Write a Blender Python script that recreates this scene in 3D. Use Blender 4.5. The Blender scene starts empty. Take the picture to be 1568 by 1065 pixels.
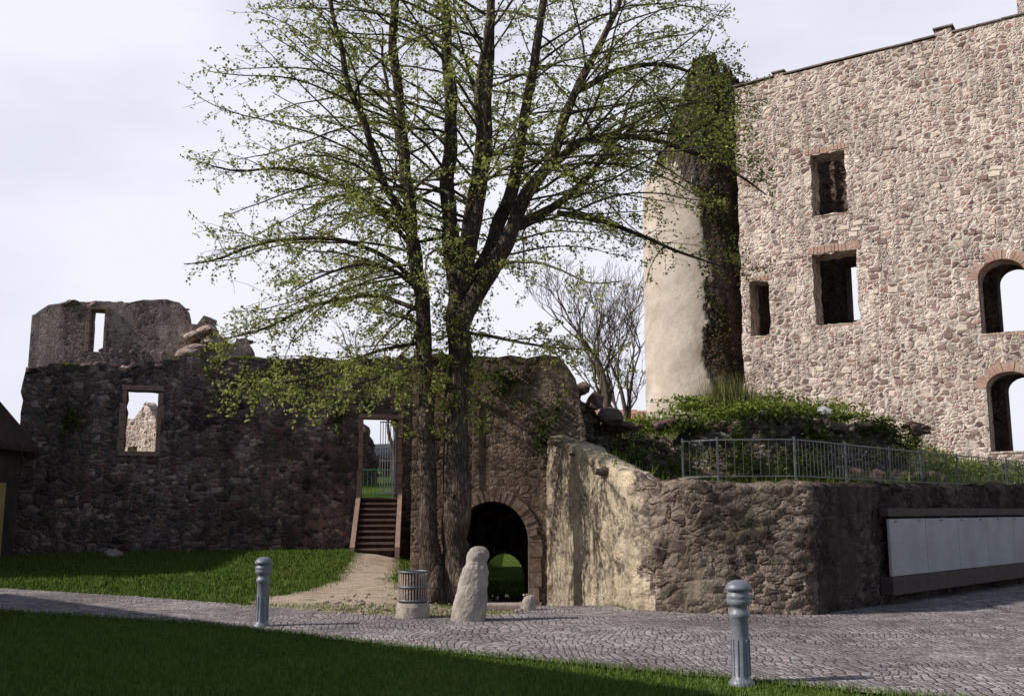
import bpy, bmesh, math, random
import numpy as np
from mathutils import Vector, Matrix, noise
random.seed(7); rng=np.random.default_rng(7)
scene=bpy.context.scene
COL=scene.collection

# ------------------------------------------------------------------ helpers
def S(x,a,b):
    t=min(1,max(0,(x-a)/(b-a))); return t*t*(3-2*t)
def h(x,y):
    z=0.35*S(y,22,31)*S(-x,2.4,4.5)
    z-=0.42*S(y,17.0,20.5)*S(x,-1.9,-0.9)*(1-S(x,4,6))
    z-=0.9*S(y,23,35)*S(x,-2.6,-1.6)*(1-S(x,4,6))
    z-=1.2*S(y,48,80)
    return z
def add(ob,parent=None):
    COL.objects.link(ob)
    if parent: ob.parent=parent
    return ob
def empty(name,loc=(0,0,0)):
    e=bpy.data.objects.new(name,None); e.location=loc; e.empty_display_size=.3; COL.objects.link(e); return e
def fastmesh(name,V,F,mat,parent=None,smooth=False):
    V=np.asarray(V,dtype=np.float32); F=np.asarray(F,dtype=np.int32)
    me=bpy.data.meshes.new(name); k=F.shape[1]
    me.vertices.add(len(V)); me.vertices.foreach_set("co",V.ravel())
    me.loops.add(F.size); me.loops.foreach_set("vertex_index",F.ravel())
    me.polygons.add(len(F)); me.polygons.foreach_set("loop_start",np.arange(0,F.size,k,dtype=np.int32))
    me.update(calc_edges=True)
    if smooth: me.polygons.foreach_set("use_smooth",np.ones(len(F),dtype=bool))
    me.materials.append(mat)
    return add(bpy.data.objects.new(name,me),parent)
def pymesh(name,V,F,mat,parent=None,smooth=False,uv=None):
    me=bpy.data.meshes.new(name); me.from_pydata(V,[],F)
    if smooth: me.polygons.foreach_set("use_smooth",[True]*len(F))
    if uv is not None:
        l=me.uv_layers.new(name="UVMap")
        for lp in me.loops: l.data[lp.index].uv=uv[lp.vertex_index]
    me.materials.append(mat); me.update()
    return add(bpy.data.objects.new(name,me),parent)
def boxes(name,lst,mat,parent=None,bev=0.0):
    """lst: (cx,cy,cz,sx,sy,sz[,rz[,ry]])"""
    bm=bmesh.new()
    for b in lst:
        cx,cy,cz,sx,sy,sz=b[:6]; rz=b[6] if len(b)>6 else 0; ry=b[7] if len(b)>7 else 0
        M=Matrix.Translation((cx,cy,cz))@Matrix.Rotation(rz,4,'Z')@Matrix.Rotation(ry,4,'Y')@Matrix.Diagonal((sx,sy,sz,1))
        bmesh.ops.create_cube(bm,size=1,matrix=M)
    if bev>0: bmesh.ops.bevel(bm,geom=bm.edges[:],offset=bev,segments=2,affect='EDGES',profile=.6)
    me=bpy.data.meshes.new(name); bm.to_mesh(me); bm.free(); me.materials.append(mat)
    return add(bpy.data.objects.new(name,me),parent)
def lathe(name,prof,mat,parent=None,n=32,smooth=True,loc=(0,0,0)):
    V=[];F=[]
    for r,z in prof:
        for i in range(n):
            a=2*math.pi*i/n; V.append((r*math.cos(a),r*math.sin(a),z))
    for j in range(len(prof)-1):
        for i in range(n):
            F.append((j*n+i,j*n+(i+1)%n,(j+1)*n+(i+1)%n,(j+1)*n+i))
    F.append(tuple(range(n))[::-1]); F.append(tuple((len(prof)-1)*n+i for i in range(n)))
    ob=pymesh(name,V,F,mat,parent,smooth); ob.location=loc; return ob
def jag(pts,step=.35,amp=.08,closed=False,seed=0):
    r=random.Random(seed); out=[]
    n=len(pts); rngs=range(n if closed else n-1)
    for i in rngs:
        a=pts[i]; b=pts[(i+1)%n]; L=math.dist(a,b); k=max(1,int(L/step))
        for j in range(k):
            t=j/k; 
            out.append((a[0]+(b[0]-a[0])*t+r.uniform(-amp,amp),a[1]+(b[1]-a[1])*t+r.uniform(-amp,amp)))
    if not closed: out.append(pts[-1])
    return out
def topz(tp,x):
    for a,b in zip(tp,tp[1:]):
        if a[0]<=x<=b[0]: return a[1]+(b[1]-a[1])*(x-a[0])/(b[0]-a[0]+1e-6)
    return tp[-1][1]
def stepped(tp,seed,smin=.18,smax=.5,dz=.09):
    """broken top edge made of individual stone steps (x increasing)"""
    r=random.Random(seed); x=tp[0][0]; out=[]
    while x<tp[-1][0]-.05:
        w=r.uniform(smin,smax); x2=min(tp[-1][0],x+w); z=topz(tp,(x+x2)/2)+r.uniform(-dz,dz)
        out+= [(x+.012,z-.03+r.uniform(-.02,.02)),(x+w*.25,z+.01),(x2-w*.2,z+r.uniform(-.02,.02)),(x2-.01,z-.04)]
        x=x2
    return out
def wall(name,outline,holes,thick,origin,ang,mat,parent=None):
    cu=bpy.data.curves.new(name+"_c",'CURVE'); cu.dimensions='2D'; cu.fill_mode='BOTH'; cu.extrude=thick/2
    for pl in [outline]+holes:
        sp=cu.splines.new('POLY'); sp.points.add(len(pl)-1)
        for i,p in enumerate(pl): sp.points[i].co=(p[0],p[1],0,1)
        sp.use_cyclic_u=True
    tmp=bpy.data.objects.new(name+"_t",cu); COL.objects.link(tmp)
    dg=bpy.context.evaluated_depsgraph_get()
    me=bpy.data.meshes.new_from_object(tmp.evaluated_get(dg)); bpy.data.objects.remove(tmp)
    me.transform(Matrix.Translation((0,thick/2,0))@Matrix.Rotation(math.pi/2,4,'X'))
    me.materials.clear(); me.materials.append(mat)
    ob=add(bpy.data.objects.new(name,me),parent)
    ob.location=(origin[0],origin[1],0); ob.rotation_euler[2]=ang
    return ob
def arch_hole(x0,x1,z0,zs,rise,n=12,seed=0):
    cx=(x0+x1)/2; w=(x1-x0)/2
    pts=[(x0,z0),(x1,z0)]
    for i in range(n+1):
        a=math.pi*i/n; pts.append((cx+w*math.cos(a),zs+rise*math.sin(a)))
    return pts

# ------------------------------------------------------------------ materials
class NT:
    def __init__(s,name,matte=True):
        s.m=bpy.data.materials.new(name); s.m.use_nodes=True; s.t=s.m.node_tree; s.n=s.t.nodes; s.l=s.t.links
        if matte:
            s.n.remove(s.n["Principled BSDF"]); s.b=s.n.new("ShaderNodeBsdfDiffuse"); s.l.new(s.b.outputs[0],s.n["Material Output"].inputs[0]); s.ci=s.b.inputs["Color"]
        else:
            s.b=s.n["Principled BSDF"]; s.ci=s.b.inputs["Base Color"]
    def node(s,typ,**k):
        nd=s.n.new(typ)
        for a,v in k.items(): setattr(nd,a,v)
        return nd
    def link(s,a,b): s.l.new(a,b)
    def math(s,op,a,b=None,c=None,clamp=False):
        nd=s.n.new("ShaderNodeMath"); nd.operation=op; nd.use_clamp=clamp
        for i,v in enumerate((a,b,c)):
            if v is None: continue
            if isinstance(v,(int,float)): nd.inputs[i].default_value=v
            else: s.l.new(v,nd.inputs[i])
        return nd.outputs[0]
    def mix(s,f,a,b,blend='MIX'):
        nd=s.n.new("ShaderNodeMix"); nd.data_type='RGBA'; nd.blend_type=blend
        for i,v in ((0,f),(6,a),(7,b)):
            if isinstance(v,(int,float)): nd.inputs[i].default_value=v
            elif isinstance(v,tuple): nd.inputs[i].default_value=v+(1,) if len(v)==3 else v
            else: s.l.new(v,nd.inputs[i])
        return nd.outputs[2]
    def ramp(s,f,stops,interp='LINEAR'):
        nd=s.n.new("ShaderNodeValToRGB"); cr=nd.color_ramp; cr.interpolation=interp
        while len(cr.elements)<len(stops): cr.elements.new(.5)
        for e,(p,c) in zip(cr.elements,stops):
            e.position=p; e.color=(c,c,c,1) if isinstance(c,(int,float)) else c+(1,)
        s.l.new(f,nd.inputs[0]); return nd.outputs[0]
    def noise(s,vec,scale,detail=4,rough=.6,dim='2D'):
        nd=s.node("ShaderNodeTexNoise",noise_dimensions=dim); nd.inputs["Scale"].default_value=scale; nd.inputs["Detail"].default_value=detail
        nd.inputs["Roughness"].default_value=rough
        if vec is not None: s.l.new(vec,nd.inputs["Vector"])
        return nd
    def vmad(s,a,k,c):
        nd=s.node("ShaderNodeVectorMath",operation='MULTIPLY_ADD'); s.l.new(a,nd.inputs[0]); nd.inputs[1].default_value=k; s.l.new(c,nd.inputs[2]); return nd.outputs[0]
    def bump(s,hgt,dist,strength=1):
        nd=s.node("ShaderNodeBump"); nd.inputs["Distance"].default_value=dist; nd.inputs["Strength"].default_value=strength
        s.l.new(hgt,nd.inputs["Height"]); return nd.outputs[0]

def masonry(name,pal,mortar,scale=3.0,vs=1.5,mw=.09,bump=.05,coords='OBJ',stain=(.55,1.15),rand=.95,patch=None,moss=None,soft=.8):
    T=NT(name); tc=T.node("ShaderNodeTexCoord")
    sep=T.node("ShaderNodeSeparateXYZ")
    if coords=='UV':
        T.link(tc.outputs["UV"],sep.inputs[0]); u=sep.outputs[0]; v=sep.outputs[1]
    else:
        T.link(tc.outputs["Object"],sep.inputs[0])
        u=T.math('ADD',sep.outputs[0],sep.outputs[1]); v=T.math('MULTIPLY_ADD',sep.outputs[1],.35,sep.outputs[2])
    cb=T.node("ShaderNodeCombineXYZ"); T.link(u,cb.inputs[0]); T.link(v,cb.inputs[1])
    raw=cb.outputs[0]
    w1=T.noise(raw,3.0,3,.7)
    wv=T.vmad(w1.outputs["Color"],(.28,.22,0),raw)
    mp=T.node("ShaderNodeMapping"); mp.inputs["Scale"].default_value=(1,vs,1); T.link(wv,mp.inputs[0])
    big=T.noise(raw,.55,4,.65)
    sel=T.math('GREATER_THAN',T.noise(raw,1.1,2).outputs["Fac"],.5)
    scl=T.math('MULTIPLY_ADD',sel,.75*scale,scale)
    def vor(feat):
        nd=T.node("ShaderNodeTexVoronoi",voronoi_dimensions='2D',feature=feat); T.link(scl,nd.inputs["Scale"])
        nd.inputs["Randomness"].default_value=rand; T.link(mp.outputs[0],nd.inputs["Vector"]); return nd
    vA=vor('F1'); vE=vor('DISTANCE_TO_EDGE'); edge=vE.outputs["Distance"]
    s2=T.node("ShaderNodeSeparateColor"); T.link(vA.outputs["Color"],s2.inputs[0])
    n=len(pal); stone=T.ramp(s2.outputs[0],[((i)/n,c) for i,c in enumerate(pal)],'CONSTANT')
    fine=T.noise(raw,24,3,.75)
    bri=T.math('MULTIPLY_ADD',s2.outputs[1],.6,.65)
    fr_=T.ramp(fine.outputs["Fac"],[(.25,.45),(.75,1.3)])
    mwn=T.math('MULTIPLY_ADD',w1.outputs["Fac"],mw*2.4,-mw*.4)
    mask=T.math('DIVIDE',T.math('SUBTRACT',edge,mwn),mw*soft,clamp=True)
    stb=T.node("ShaderNodeVectorMath",operation='SCALE'); T.link(stone,stb.inputs[0]); T.link(bri,stb.inputs["Scale"])
    c=T.mix(mask,mortar,stb.outputs[0])
    pm=None
    if patch:
        pc,ps,lo,hi=patch
        pm=T.ramp(T.noise(raw,ps,4,.65).outputs["Fac"],[(lo,0.),(hi,.85)])
        c=T.mix(pm,c,pc)
    c=T.mix(.75,c,fr_,'MULTIPLY')
    c=T.mix(1.,c,T.ramp(big.outputs["Fac"],[(.3,stain[0]),(.7,stain[1])]),'MULTIPLY')
    mps=T.node("ShaderNodeMapping"); mps.inputs["Scale"].default_value=(2.5,.25,1); T.link(raw,mps.inputs[0])
    st=T.noise(mps.outputs[0],1.5,3)
    c=T.mix(.7,c,T.ramp(st.outputs["Fac"],[(.38,.62),(.6,1.08)]),'MULTIPLY')
    if moss: 
        mm=T.ramp(T.noise(raw,1.3,4,.7).outputs["Fac"],[(.5,0.),(.66,1.)]); c=T.mix(T.math('MULTIPLY',mm,.6),c,moss)
    T.link(c,T.ci)
    hh=T.math('ADD',T.math('MULTIPLY',T.math('MINIMUM',T.math('DIVIDE',edge,.25),1.0),T.math('MULTIPLY_ADD',s2.outputs[2],.8,.5)),T.math('MULTIPLY',fine.outputs["Fac"],.6))
    if patch: hh=T.math('MULTIPLY',hh,T.math('MULTIPLY_ADD',pm,-.65,1.))
    T.link(T.bump(hh,bump),T.b.inputs["Normal"])
    return T.m
def plain(name,c1,c2,scale=8,rough=.85,bump=.01,metal=0,spec=.25,detail=4):
    matte=rough>=.8 and metal==0
    T=NT(name,matte); tc=T.node("ShaderNodeTexCoord"); nz=T.noise(tc.outputs["Object"],scale,detail,.65,'3D')
    T.link(T.ramp(nz.outputs["Fac"],[(.3,c1),(.7,c2)]),T.ci)
    if bump>0.0015:
        nb=T.noise(tc.outputs["Object"],scale*5,3,.6,'3D'); T.link(T.bump(nb.outputs["Fac"],bump),T.b.inputs["Normal"])
    if not matte:
        T.b.inputs["Roughness"].default_value=rough; T.b.inputs["Metallic"].default_value=metal; T.b.inputs["Specular IOR Level"].default_value=spec
    return T.m
def leafmat(name,cols,trans=.35):
    T=NT(name); g=T.node("ShaderNodeNewGeometry")
    c=T.ramp(g.outputs["Random Per Island"],[(i/(len(cols)-1),c) for i,c in enumerate(cols)])
    T.link(c,T.ci)
    if trans>0:
        tr=T.node("ShaderNodeBsdfTranslucent"); T.link(c,tr.inputs[0])
        mx=T.node("ShaderNodeMixShader"); mx.inputs[0].default_value=trans
        T.link(T.b.outputs[0],mx.inputs[1]); T.link(tr.outputs[0],mx.inputs[2]); T.link(mx.outputs[0],T.n["Material Output"].inputs[0])
    return T.m
def tint(l,k=(1.04,.98,1.0)): return [tuple(a*b for a,b in zip(c,k)) for c in l]

M_curtain=masonry("curtain_wall_stone",tint([(.14,.10,.10),(.22,.155,.145),(.30,.215,.19),(.16,.135,.14),(.42,.33,.29),(.25,.145,.125),(.10,.08,.08),(.36,.29,.27),(.18,.125,.12)],(1.3,1.27,1.3)),(.33,.26,.24),scale=3.2,vs=1.6,mw=.055,bump=.07,stain=(.42,1.35),moss=(.10,.10,.065))
M_gate=masonry("gate_wall_stone",[(.18,.125,.10),(.27,.195,.155),(.14,.10,.085),(.34,.25,.19)],(.27,.205,.165),scale=4.2,vs=1.5,mw=.07,bump=.035,stain=(.5,1.25),patch=((.29,.215,.17),.8,.48,.66))
M_ruin=masonry("upper_ruin_stone",[(.31,.22,.20),(.42,.31,.28),(.22,.155,.15),(.50,.39,.35)],(.44,.34,.31),scale=4.6,vs=1.5,mw=.08,bump=.04,stain=(.6,1.25),patch=((.45,.345,.31),.6,.5,.62))
M_palace=masonry("palace_stone",tint([(.64,.53,.45),(.46,.34,.29),(.74,.64,.55),(.25,.165,.155),(.56,.45,.38),(.36,.26,.23),(.76,.67,.58),(.42,.26,.21),(.62,.50,.41),(.5,.36,.3)]),(.80,.69,.61),scale=3.3,vs=1.45,mw=.13,bump=.05,stain=(.78,1.08),patch=((.76,.655,.56),1.3,.56,.7),soft=1.0)
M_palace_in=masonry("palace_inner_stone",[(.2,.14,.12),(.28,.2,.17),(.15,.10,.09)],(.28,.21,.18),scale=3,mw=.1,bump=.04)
M_pale=masonry("lime_plastered_stone",[(.45,.37,.28),(.34,.27,.22),(.52,.44,.34),(.25,.19,.16)],(.50,.42,.32),scale=4.2,vs=1.5,mw=.1,bump=.02,coords='UV',stain=(.5,1.1),patch=((.56,.47,.34),.7,.36,.54))
M_corner=masonry("weathered_corner_stone",[(.2,.15,.13),(.3,.23,.19),(.13,.1,.09),(.40,.32,.27),(.17,.12,.11)],(.33,.26,.21),scale=3.1,vs=1.6,mw=.08,bump=.05,coords='UV',stain=(.35,1.25),patch=((.40,.32,.26),.9,.5,.64),moss=(.09,.085,.055))
M_darkface=masonry("dark_face_stone",[(.10,.075,.07),(.15,.11,.10),(.07,.055,.055),(.18,.14,.12)],(.14,.11,.1),scale=3.1,vs=1.6,mw=.07,bump=.05,coords='UV',stain=(.4,1.1),patch=((.13,.10,.09),.9,.45,.6))  # darker stone set for the wall face right of the corner
M_rubble=masonry("rubble_stone",[(.28,.22,.2),(.40,.33,.3),(.17,.13,.13),(.52,.46,.42),(.2,.14,.12)],(.22,.18,.15),scale=4.2,vs=1.8,mw=.06,bump=.06,coords='UV',moss=(.05,.075,.02))
M_tower=masonry("tower_stone",[(.17,.125,.11),(.13,.095,.085),(.22,.165,.14),(.10,.08,.075)],(.20,.155,.13),scale=3.2,vs=1.4,mw=.1,bump=.04,coords='UV',stain=(.6,1.1))
M_plaster=plain("tower_plaster",(.32,.27,.23),(.55,.48,.41),.9,.95,.03,detail=6)
M_redstone=plain("red_sandstone",(.22,.145,.12),(.34,.24,.20),5,.9,.01)
M_brick=plain("old_brick",(.29,.175,.14),(.44,.31,.25),3,.9,.01)
M_archstone=plain("arch_voussoir_stone",(.16,.115,.095),(.31,.23,.18),2.2,.9,.02)
M_coping=plain("coping_stone",(.10,.085,.075),(.25,.20,.18),3,.9,.02)
M_palestone=plain("weathered_limestone",(.20,.175,.155),(.46,.41,.36),4,.9,.03,detail=6)
M_block=plain("weathered_sandstone_block",(.26,.2,.17),(.42,.35,.3),5,.9,.02)
T=NT("lime_tree_bark"); tc=T.node("ShaderNodeTexCoord"); mp=T.node("ShaderNodeMapping"); mp.inputs["Scale"].default_value=(1,1,.2)
T.link(tc.outputs["Object"],mp.inputs[0]); v=T.node("ShaderNodeTexVoronoi",feature='DISTANCE_TO_EDGE'); v.inputs["Scale"].default_value=20
nz=T.noise(mp.outputs[0],7,4,.7,'3D'); T.link(T.vmad(nz.outputs["Color"],(.16,.16,.16),mp.outputs[0]),v.inputs["Vector"])
c=T.ramp(v.outputs["Distance"],[(0,(.035,.027,.024)),(.10,(.10,.078,.065)),(.4,(.19,.15,.125))]); nl=T.noise(tc.outputs["Object"],2.2,4,.6,'3D')
c=T.mix(1.,c,T.ramp(nl.outputs["Fac"],[(.3,.5),(.7,1.3)]),'MULTIPLY'); T.link(c,T.ci); T.link(T.bump(v.outputs["Distance"],.045),T.b.inputs["Normal"]); M_bark=T.m
M_twig=plain("twig_bark",(.05,.04,.034),(.11,.088,.07),3,.9,.0)
M_leaf=leafmat("spring_leaf",[(.16,.19,.04),(.25,.28,.06),(.34,.37,.10),(.42,.44,.15),(.20,.24,.05)],.4)
M_ivy=leafmat("shrub_leaf",[(.035,.06,.014),(.07,.10,.025),(.12,.15,.035)],.2)
M_vine=leafmat("old_ivy_leaf",[(.025,.03,.012),(.05,.05,.022),(.085,.065,.035),(.05,.065,.02)],0)
M_weed=leafmat("weed_leaf",[(.08,.12,.02),(.15,.20,.03),(.21,.24,.06)],.3)
M_scrub=leafmat("dry_scrub_leaf",[(.10,.10,.04),(.17,.16,.07),(.08,.10,.03)],0)
M_blade=leafmat("grass_blade",[(.05,.085,.018),(.09,.145,.026),(.14,.18,.05)],0)
T=NT("lawn"); tc=T.node("ShaderNodeTexCoord"); a=T.noise(tc.outputs["Object"],.5,4,.7); b=T.noise(tc.outputs["Object"],14,3,.7)
c=T.ramp(a.outputs["Fac"],[(.3,(.05,.085,.018)),(.55,(.085,.135,.026)),(.75,(.15,.16,.055))]); c=T.mix(1.,c,T.ramp(b.outputs["Fac"],[(.3,.5),(.7,1.25)]),'MULTIPLY')
T.link(c,T.ci); T.link(T.bump(b.outputs["Fac"],.06),T.b.inputs["Normal"]); M_lawn=T.m
T=NT("cobblestones"); tc=T.node("ShaderNodeTexCoord")
wv=T.noise(tc.outputs["Object"],.35,2); vec=T.vmad(wv.outputs["Color"],(1.2,1.2,0),tc.outputs["Object"])
def vv(f):
    v=T.node("ShaderNodeTexVoronoi",voronoi_dimensions='2D',feature=f); v.inputs["Scale"].default_value=11.5; v.inputs["Randomness"].default_value=.42; T.link(vec,v.inputs["Vector"]); return v
v1=vv('F1'); v2=vv('DISTANCE_TO_EDGE'); sc=T.node("ShaderNodeSeparateColor"); T.link(v1.outputs["Color"],sc.inputs[0])
c=T.ramp(sc.outputs[0],[(0,(.21,.18,.19)),(.5,(.30,.265,.27)),(1,(.40,.36,.36))]); mk=T.ramp(v2.outputs["Distance"],[(.01,0.),(.10,1.)])
big=T.noise(tc.outputs["Object"],.45,4,.65); gm=T.ramp(big.outputs["Fac"],[(.45,0.),(.7,1.)])
joint=T.mix(gm,(.14,.12,.11),(.13,.13,.08)); c=T.mix(mk,joint,c)
c=T.mix(1.,c,T.ramp(big.outputs["Fac"],[(.3,.66),(.65,1.15)]),'MULTIPLY')
fn=T.noise(tc.outputs["Object"],3.2,4,.7); c=T.mix(.8,c,T.ramp(fn.outputs["Fac"],[(.35,.7),(.65,1.15)]),'MULTIPLY')
T.link(c,T.ci); hh=T.math('ADD',T.math('MINIMUM',T.math('DIVIDE',v2.outputs["Distance"],.2),1.),T.math('MULTIPLY',sc.outputs[1],.4)); T.link(T.bump(hh,.018),T.b.inputs["Normal"]); M_cobble=T.m
T=NT("bare_earth"); tc=T.node("ShaderNodeTexCoord"); a=T.noise(tc.outputs["Object"],1.2,4,.7); b=T.noise(tc.outputs["Object"],18,3,.7)
c=T.ramp(a.outputs["Fac"],[(.35,(.36,.28,.21)),(.58,(.52,.43,.34)),(.72,(.17,.16,.08))]); c=T.mix(.8,c,T.ramp(b.outputs["Fac"],[(.3,.55),(.7,1.2)]),'MULTIPLY'); T.link(c,T.ci); T.link(T.bump(b.outputs["Fac"],.03),T.b.inputs["Normal"]); M_dirt=T.m
M_bank=plain("bank_soil",(.07,.065,.03),(.16,.145,.08),2,.95,.06)
M_bollard=plain("blue_grey_paint",(.11,.125,.155),(.19,.205,.24),9,.42,.003,0,.5)
M_iron=plain("painted_iron",(.10,.11,.12),(.17,.18,.19),5,.5,.0,.3,.4)
M_palerail=plain("pale_painted_iron",(.6,.6,.6),(.72,.72,.72),5,.5,.0,0,.4)
M_wood=plain("dark_brown_step",(.11,.07,.06),(.20,.135,.115),6,.7,.006)
M_greenrail=plain("green_paint",(.03,.14,.07),(.05,.2,.1),5,.5,.0)
M_panel=plain("grey_metal_panel",(.27,.275,.28),(.36,.365,.37),1.5,.6,.0,0,.3)
M_panelstrip=plain("dark_strip",(.04,.03,.028),(.075,.055,.05),4,.7,.003)
M_roof=plain("roof_tiles",(.05,.035,.033),(.10,.065,.055),5,.85,.03)
M_redroof=plain("red_roof_tiles",(.3,.15,.12),(.42,.23,.18),4,.85,.03)
M_render=plain("house_render",(.05,.04,.038),(.085,.07,.065),2,.9,.01)
M_white=plain("white_render",(.6,.58,.54),(.75,.73,.68),2,.9,.01)
M_ochre=plain("ochre_paint",(.35,.27,.13),(.45,.35,.18),3,.8,.003)
M_carpaint=plain("dark_car_paint",(.02,.025,.035),(.025,.03,.045),3,.25,.0,.2,.5)
M_glass=plain("dark_glass",(.02,.025,.03),(.04,.045,.05),3,.08,.0,0,.6)
M_tyre=plain("tyre_rubber",(.02,.02,.02),(.03,.03,.03),9,.8,.002)

# ------------------------------------------------------------------ terrain
def sheet(name,poly,mat,off,step=.5,hf=h,parent=None):
    bm=bmesh.new(); vs=[bm.verts.new((x,y,0)) for x,y in poly]; bm.faces.new(vs)
    xs=[p[0] for p in poly]; ys=[p[1] for p in poly]
    for ax,(lo,hi) in ((0,(min(xs),max(xs))),(1,(min(ys),max(ys)))):
        k=math.ceil(lo/step)
        while k*step<hi:
            co=[0,0,0]; no=[0,0,0]; co[ax]=k*step; no[ax]=1
            bmesh.ops.bisect_plane(bm,geom=bm.verts[:]+bm.edges[:]+bm.faces[:],plane_co=co,plane_no=no); k+=1
    bmesh.ops.triangulate(bm,faces=bm.faces[:])
    for v in bm.verts: v.co.z=hf(v.co.x,v.co.y)+off
    bmesh.ops.recalc_face_normals(bm,faces=bm.faces[:])
    if sum(f.normal.z for f in bm.faces)<0: bmesh.ops.reverse_faces(bm,faces=bm.faces[:])
    me=bpy.data.meshes.new(name); bm.to_mesh(me); bm.free(); me.materials.append(mat)
    me.polygons.foreach_set("use_smooth",[True]*len(me.polygons))
    return add(bpy.data.objects.new(name,me),parent)
xs=[-1500,-600,-250,-120,-80,-60]+[-45+.5*i for i in range(181)]+[60,80,120,250,600,1500]
ys=[-1500,-300,-80,-30]+[-10+.5*i for i in range(181)]+[100,130,250,600,1500,3000]
V=[(x,y,h(x,y)) for y in ys for x in xs]; nx=len(xs)
F=[(j*nx+i,j*nx+i+1,(j+1)*nx+i+1,(j+1)*nx+i) for j in range(len(ys)-1) for i in range(nx-1)]
fastmesh("ground",V,F,M_lawn,smooth=True)
def wig(pl,step,amp,seed): return jag(pl,step,amp,True,seed)
cob=[(-30,21.5),(-14,22.3),(-10.7,21.2),(-7.2,19.2),(-5.6,18.2),(-4.6,17.5),(-3.5,16.6),(-2.2,15.8),(-.9,15.55),(.1,15.95),(-.1,17.2),(-.85,18.6),(-1.0,20.4),(-.85,22),(-.85,30),(.35,30),(.35,22),(.8,20.5),(1.3,18.3),(1.9,16.7),(2.8,16.05),(4.6,15.9),(12.6,24),(30,41),(44,41),(44,-8),(20,0),(9,5.6),(5.5,7.9),(3.17,9.2),(2.42,9.75),(.8,10.75),(-.6,11.65),(-2.3,12.95),(-4.5,14.65),(-8.1,16.3),(-14,18.0),(-30,17.6)]
sheet("cobbled_road",wig(cob,.25,.05,3),M_cobble,.022)
dirt=[(-4.5,17.3),(-4.7,18.4),(-4.15,20.3),(-4.0,23),(-4.3,27),(-4.75,31.0),(-3.45,31.4),(-3.0,27),(-2.7,23.5),(-2.1,20.3),(-1.1,20.4),(-.6,18.6),(.0,17.2),(.2,15.85),(-.9,15.4),(-2.2,15.6),(-3.5,16.4)]
sheet("dirt_path",wig(dirt,.2,.12,5),M_dirt,.014)

# ------------------------------------------------------------------ curtain wall A
angA=math.atan2(3.7,12); A0=(-14.6,29.5)
top=[(0.05,5.6),(.5,5.9),(1.1,5.95),(2.2,5.95),(3.9,6.1),(4.6,6.35),(5.5,6.3),(6.5,6.35),(8,6.45),(9.4,6.5),(11,6.6),(12.6,6.7)]
out=[(12.7,-1.5),(-.1,-1.5)]+jag([(-.1,-1.5),(-.05,2),(0,5.4)],.3,.05,seed=1)[1:]+stepped(top,2,.2,.6,.07)
win=jag([(2.9,3.35),(3.85,3.35),(3.85,5.25),(2.9,5.25)],.2,.035,True,3)
door=[(10.15,2.0),(11.4,2.0),(11.4,4.6),(10.15,4.6)]
curtain=wall("castle_curtain_wall",out,[win,door],1.0,A0,angA,M_curtain)
def fr(x0,x1,z0,z1,w,y0=-.04,d=.3,sill=True,seed=1):
    rd=random.Random(seed); L=[]
    for sx,x in ((-1,x0),(1,x1)):
        z=z0
        while z<z1-.05:
            hh=min(z1-z,rd.uniform(.3,.55)); ww=w*rd.uniform(.8,1.35)
            L.append((x+sx*ww/2,y0+d/2+rd.uniform(-.01,.01),z+hh/2,ww,d,hh-.012)); z+=hh
    L.append(((x0+x1)/2,y0+d/2-.01,z1+w/2+.01,x1-x0+2*w,d,w))
    if sill: L.append(((x0+x1)/2,y0+d/2-.02,z0-w/2-.01,x1-x0+2*w,d,w))
    return L
boxes("window_surround",fr(2.92,3.83,3.38,5.22,.15),M_redstone,curtain,.02)
boxes("door_surround",fr(10.2,11.35,2.0,4.55,.14,sill=False,seed=2),M_redstone,curtain,.02)
L=[]
for i in range(7): L.append((10.82+i*.085,.3,3.3,.024,.024,2.4))
L+= [(11.08,.3,4.48,.56,.03,.04),(11.08,.3,3.2,.56,.03,.04),(11.08,.3,2.15,.56,.03,.04)]
boxes("iron_gate",L,M_palerail,curtain)
st=[]
for i in range(7): st.append((2.2+i*.3,.3,6.26,.17,.4,.55,0,-.5))
boxes("machicolation_stumps",st,M_ruin,curtain,.05)
boxes("machicolation_ledge",[(3.1,.35,6.03,2.3,.5,.14)],M_ruin,curtain,.04)
def rocks(name,plist,mat,parent=None,seed=0,sub=2,flat=1.0):
    bm=bmesh.new(); r=random.Random(seed)
    for (x,y,z,s) in plist:
        M=Matrix.Translation((x,y,z))@Matrix.Rotation(r.uniform(0,6),4,'Z')@Matrix.Rotation(r.uniform(-.4,.4)*flat,4,'X')@Matrix.Diagonal((s*r.uniform(.8,1.6),s*r.uniform(.7,1.2),s*r.uniform(.5,.9)*flat,1))
        g=bmesh.ops.create_icosphere(bm,subdivisions=sub,radius=.5,matrix=M)
        o=Vector((x,y,z))*1.7
        for v in g['verts']:
            d=v.co-Vector((x,y,z)); n=noise.noise(d*(2.2/s)+o); c=noise.noise(d*(5/s)+o)
            v.co=Vector((x,y,z))+d*(1+.5*n+.2*c)
    me=bpy.data.meshes.new(name); bm.to_mesh(me); bm.free(); me.materials.append(mat)
    return add(bpy.data.objects.new(name,me),parent)
r=random.Random(3)
rocks("wall_top_stones",[(x:=r.uniform(.1,12.5),r.uniform(.1,.9),topz(top,x)-.06,r.uniform(.25,.6)) for _ in range(60)],M_curtain,curtain,1,2,.6)
stair=empty("entrance_staircase"); stair.location=(A0[0]+10.78*math.cos(angA)+.0,A0[1]+10.78*math.sin(angA),0); stair.rotation_euler[2]=angA*.3
nst=10; bs=[];rs=[]
zb=.3; run=2.6
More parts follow.
